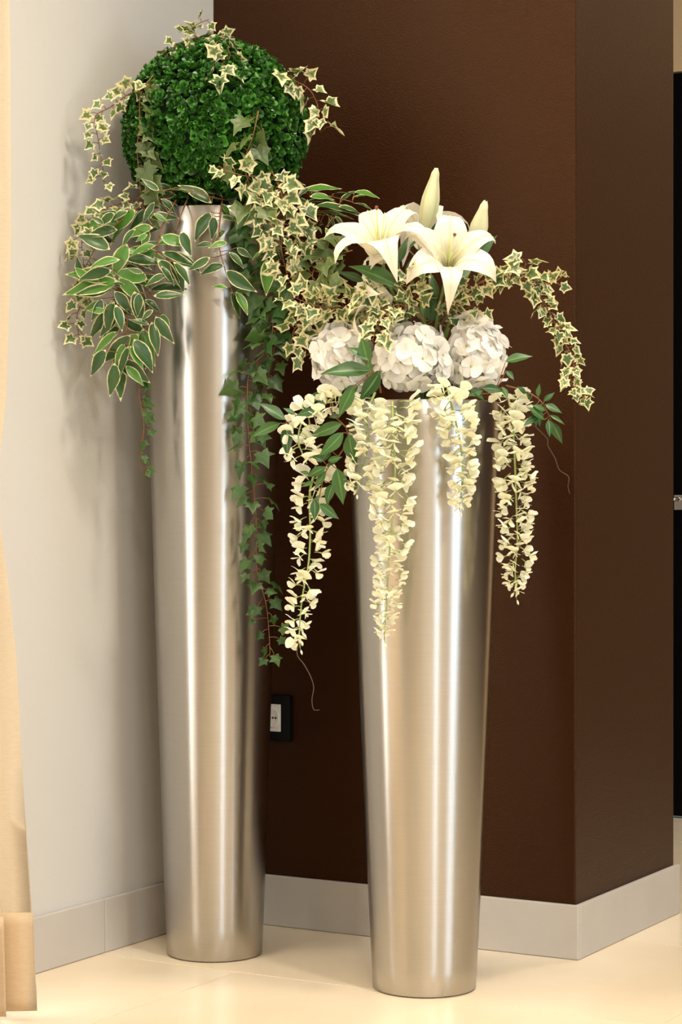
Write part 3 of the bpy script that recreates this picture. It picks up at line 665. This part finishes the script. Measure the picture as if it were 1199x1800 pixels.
vine('ivy vine over the low pale lily', [(690, 560, 3.54), (665, 520, 3.50), (648, 495, 3.49), (640, 530, 3.49)], 11, .025, IVYV, GR, taper=.0, skip=.3)

# ------------------------------------------------------------------ green leaf sprays and wisteria on the shorter vase
def c8(l): return [(400+a/4.282, 660+b/4.282, 400+c/4.282, 660+d/4.282) for a, b, c, d in l]
def c7(l): return [(520+a/2.9975, 520+b/2.9975, 520+c/2.9975, 520+d/2.9975) for a, b, c, d in l]
def c9(l): return [(820+a/4.091, 640+b/4.091, 820+c/4.091, 640+d/4.091) for a, b, c, d in l]
GW = 'green leafy sprays on the shorter vase'
spray('three-leaved green spray reaching left towards the tall vase', [[(600, 690, 3.52), (560, 715, 3.48), (525, 735, 3.46), (502, 744, 3.45)]], c8([(440,330,245,195),(400,355,175,450),(450,370,430,615),(510,290,425,240),(660,265,525,300),(720,130,580,200),(770,190,660,205)]), BROAD, GW, 'leaf_spray', 'foliage', None, jit=.01)
spray('big green leaf spray hanging left of the shorter vase rim', [[(585, 690, 3.50), (583, 725, 3.47), (612, 756, 3.455), (605, 790, 3.455), (575, 825, 3.455), (560, 880, 3.46)]], c8([(865,365,605,440),(875,430,690,600),(915,440,965,690),(850,620,740,680),(720,640,590,590),(740,690,600,770),(745,720,640,850),(800,810,740,975),(820,700,870,970),(650,930,665,1090),(690,970,845,1075),(650,800,550,830),(850,300,760,310),(760,640,860,610),(620,740,545,720),(780,560,700,660),(700,900,640,960)]), BROAD, GW, 'leaf_spray', 'foliage', None, jit=.015)
spray('green leaf spray lying across the left hydrangea', [[(670, 690, 3.50), (665, 665, 3.46), (655, 650, 3.44), (645, 640, 3.43)]], c7([(400,390,130,385),(385,340,278,260),(345,225,395,390),(440,400,338,555),(455,395,395,430),(330,470,240,545),(300,480,230,640),(410,420,350,330)]), BROAD, GW, 'leaf_spray', 'foliage', None)
spray('dark green leaves on the vase rim under the right hydrangea', [[(790, 705, 3.52), (830, 695, 3.49), (870, 690, 3.48)]], c7([(985,495,905,525),(985,485,1100,500),(1090,480,1120,540),(940,500,1000,545),(610,370,665,335)]) + [(889, 637, 935, 620), (890, 652, 905, 666)], BROAD, GW, 'leaf_spray', 'foliage', None)
spray('green leaf spray reaching right beside the pillar corner', [[(890, 678, 3.52), (925, 688, 3.50), (952, 706, 3.49), (968, 735, 3.485)]], c9([(520,235,520,145),(560,270,632,198),(570,290,692,340),(600,370,718,418),(615,410,682,582),(590,400,605,520),(560,400,450,300),(520,380,415,432),(460,260,440,195),(430,210,375,160),(505,290,545,450),(480,330,520,450),(570,330,480,290)]), BROAD, GW, 'leaf_spray', 'foliage', None)
GWI = 'cream wisteria racemes on the shorter vase'
def raceme(label, pts, wid, n, size, tipn=6, seed=0, taper=.45):
    pl = path3(pts); root = thing('wisteria_raceme', label, 'flower', pl[0], GWI); st = MB(); sm = resample(pl, 24)
    st.tube(sm, [lerp(.0022, .0010, i/23) for i in range(24)], 5); part('stem', st, [M_wisg], root)
    q = resample(pl, 60); ph = seed
    for i in range(n):
        t = (i + R.uniform(0, .8)) / n * .95; x = t*59; k = int(x); p = q[k].lerp(q[min(59, k+1)], x-k); ph += 2.399963 + R.uniform(-.4, .4)
        tg = (q[min(59, k+1)] - q[max(0, k-1)]).normalized(); a = tg.orthogonal().normalized(); b = tg.cross(a)
        d = a*math.cos(ph) + b*math.sin(ph)
        if d.y > .35 and R.random() < .6: d.y = -d.y
        wd = interp(wid, t) * R.uniform(.7, 1.1); s = 1.42 * size * lerp(1, 1-taper, t) * R.uniform(.85, 1.2)
        out = max(0.0, wd - s*.75); base = p + d*out*.9 + tg*.002
        y = (d + tg*.35 + rnd(.35)).normalized()
        put('blossom', R.choice(BLOS), root, frame(base, y, (UP*.9 + TOC*.35 + rnd(.5)).normalized(), s))
    for i in range(tipn):
        t = .90 + .10*i/max(1, tipn-1); p = q[min(59, int(t*59))]; d = Vector((math.cos(i*2.4), math.sin(i*2.4), -1.3 - 1.5*(i == tipn-1))).normalized()
        put('flower_bud', RBUD, root, frame(p, d, TOC + rnd(.3), size*lerp(.75, .5, i/max(1, tipn-1))))
    return root
raceme('slim cream wisteria raceme hanging free left of the shorter vase', [(556, 820, 3.49), (545, 870, 3.49), (546, 930, 3.49), (543, 990, 3.49), (532, 1050, 3.49), (527, 1105, 3.49), (528, 1138, 3.49)], [(0, .030), (.5, .033), (.8, .026), (1, .012)], 44, .026, seed=1, taper=.3)
raceme('loose cream wisteria flowers among the leaves left of the vase rim', [(600, 690, 3.50), (565, 715, 3.48), (535, 735, 3.47), (525, 775, 3.47), (540, 815, 3.47)], [(0, .030), (1, .034)], 24, .026, tipn=0, seed=3, taper=.1)
raceme('longest and fullest cream wisteria raceme down the front of the vase', [(690, 705, 3.47), (692, 760, 3.455), (695, 830, 3.455), (690, 910, 3.455), (684, 990, 3.46), (680, 1060, 3.46), (676, 1125, 3.46)], [(0, .046), (.25, .042), (.6, .034), (.85, .026), (1, .010)], 98, .027, seed=2)
raceme('short cream wisteria strand left of the longest one at the vase rim', [(660, 690, 3.475), (645, 730, 3.46), (648, 780, 3.455), (636, 830, 3.455), (628, 865, 3.455)], [(0, .034), (.6, .034), (1, .020)], 36, .026, tipn=3, seed=5, taper=.2)
raceme('short cream wisteria raceme at the middle right of the vase rim', [(785, 672, 3.47), (796, 720, 3.455), (808, 770, 3.455), (814, 830, 3.46), (808, 895, 3.46)], [(0, .036), (.35, .040), (.6, .026), (1, .014)], 52, .027, seed=4)
raceme('cream wisteria raceme hanging free right of the shorter vase', [(892, 690, 3.53), (900, 730, 3.515), (905, 800, 3.51), (908, 880, 3.51), (910, 950, 3.51), (906, 1005, 3.51), (908, 1050, 3.51)], [(0, .034), (.5, .038), (.75, .034), (1, .014)], 88, .027, seed=6)

# ------------------------------------------------------------------ bare twigs
def twig(label, pts, r):
    o = MB(); pl = path3(pts); n = len(pl); o.tube(pl, [lerp(r, r*.55, i/(n-1)) for i in range(n)], 6)
    tag(part('twig', o, [M_twig], None), label, 'twig')
twig('bare curling twig hanging below the slim left wisteria', [(527, 1120, 3.495), (523, 1150, 3.50), (535, 1168, 3.50), (546, 1188, 3.50), (552, 1208, 3.50), (549, 1230, 3.50), (552, 1247, 3.50), (562, 1248, 3.50)], .0011)
twig('bare reddish twig curling down over the pillar corner', [(935, 745, 3.50), (950, 758, 3.49), (963, 772, 3.49), (964, 784, 3.49), (976, 805, 3.49), (984, 826, 3.49), (1000, 838, 3.49), (999, 855, 3.49), (1002, 868, 3.49)], .0010)
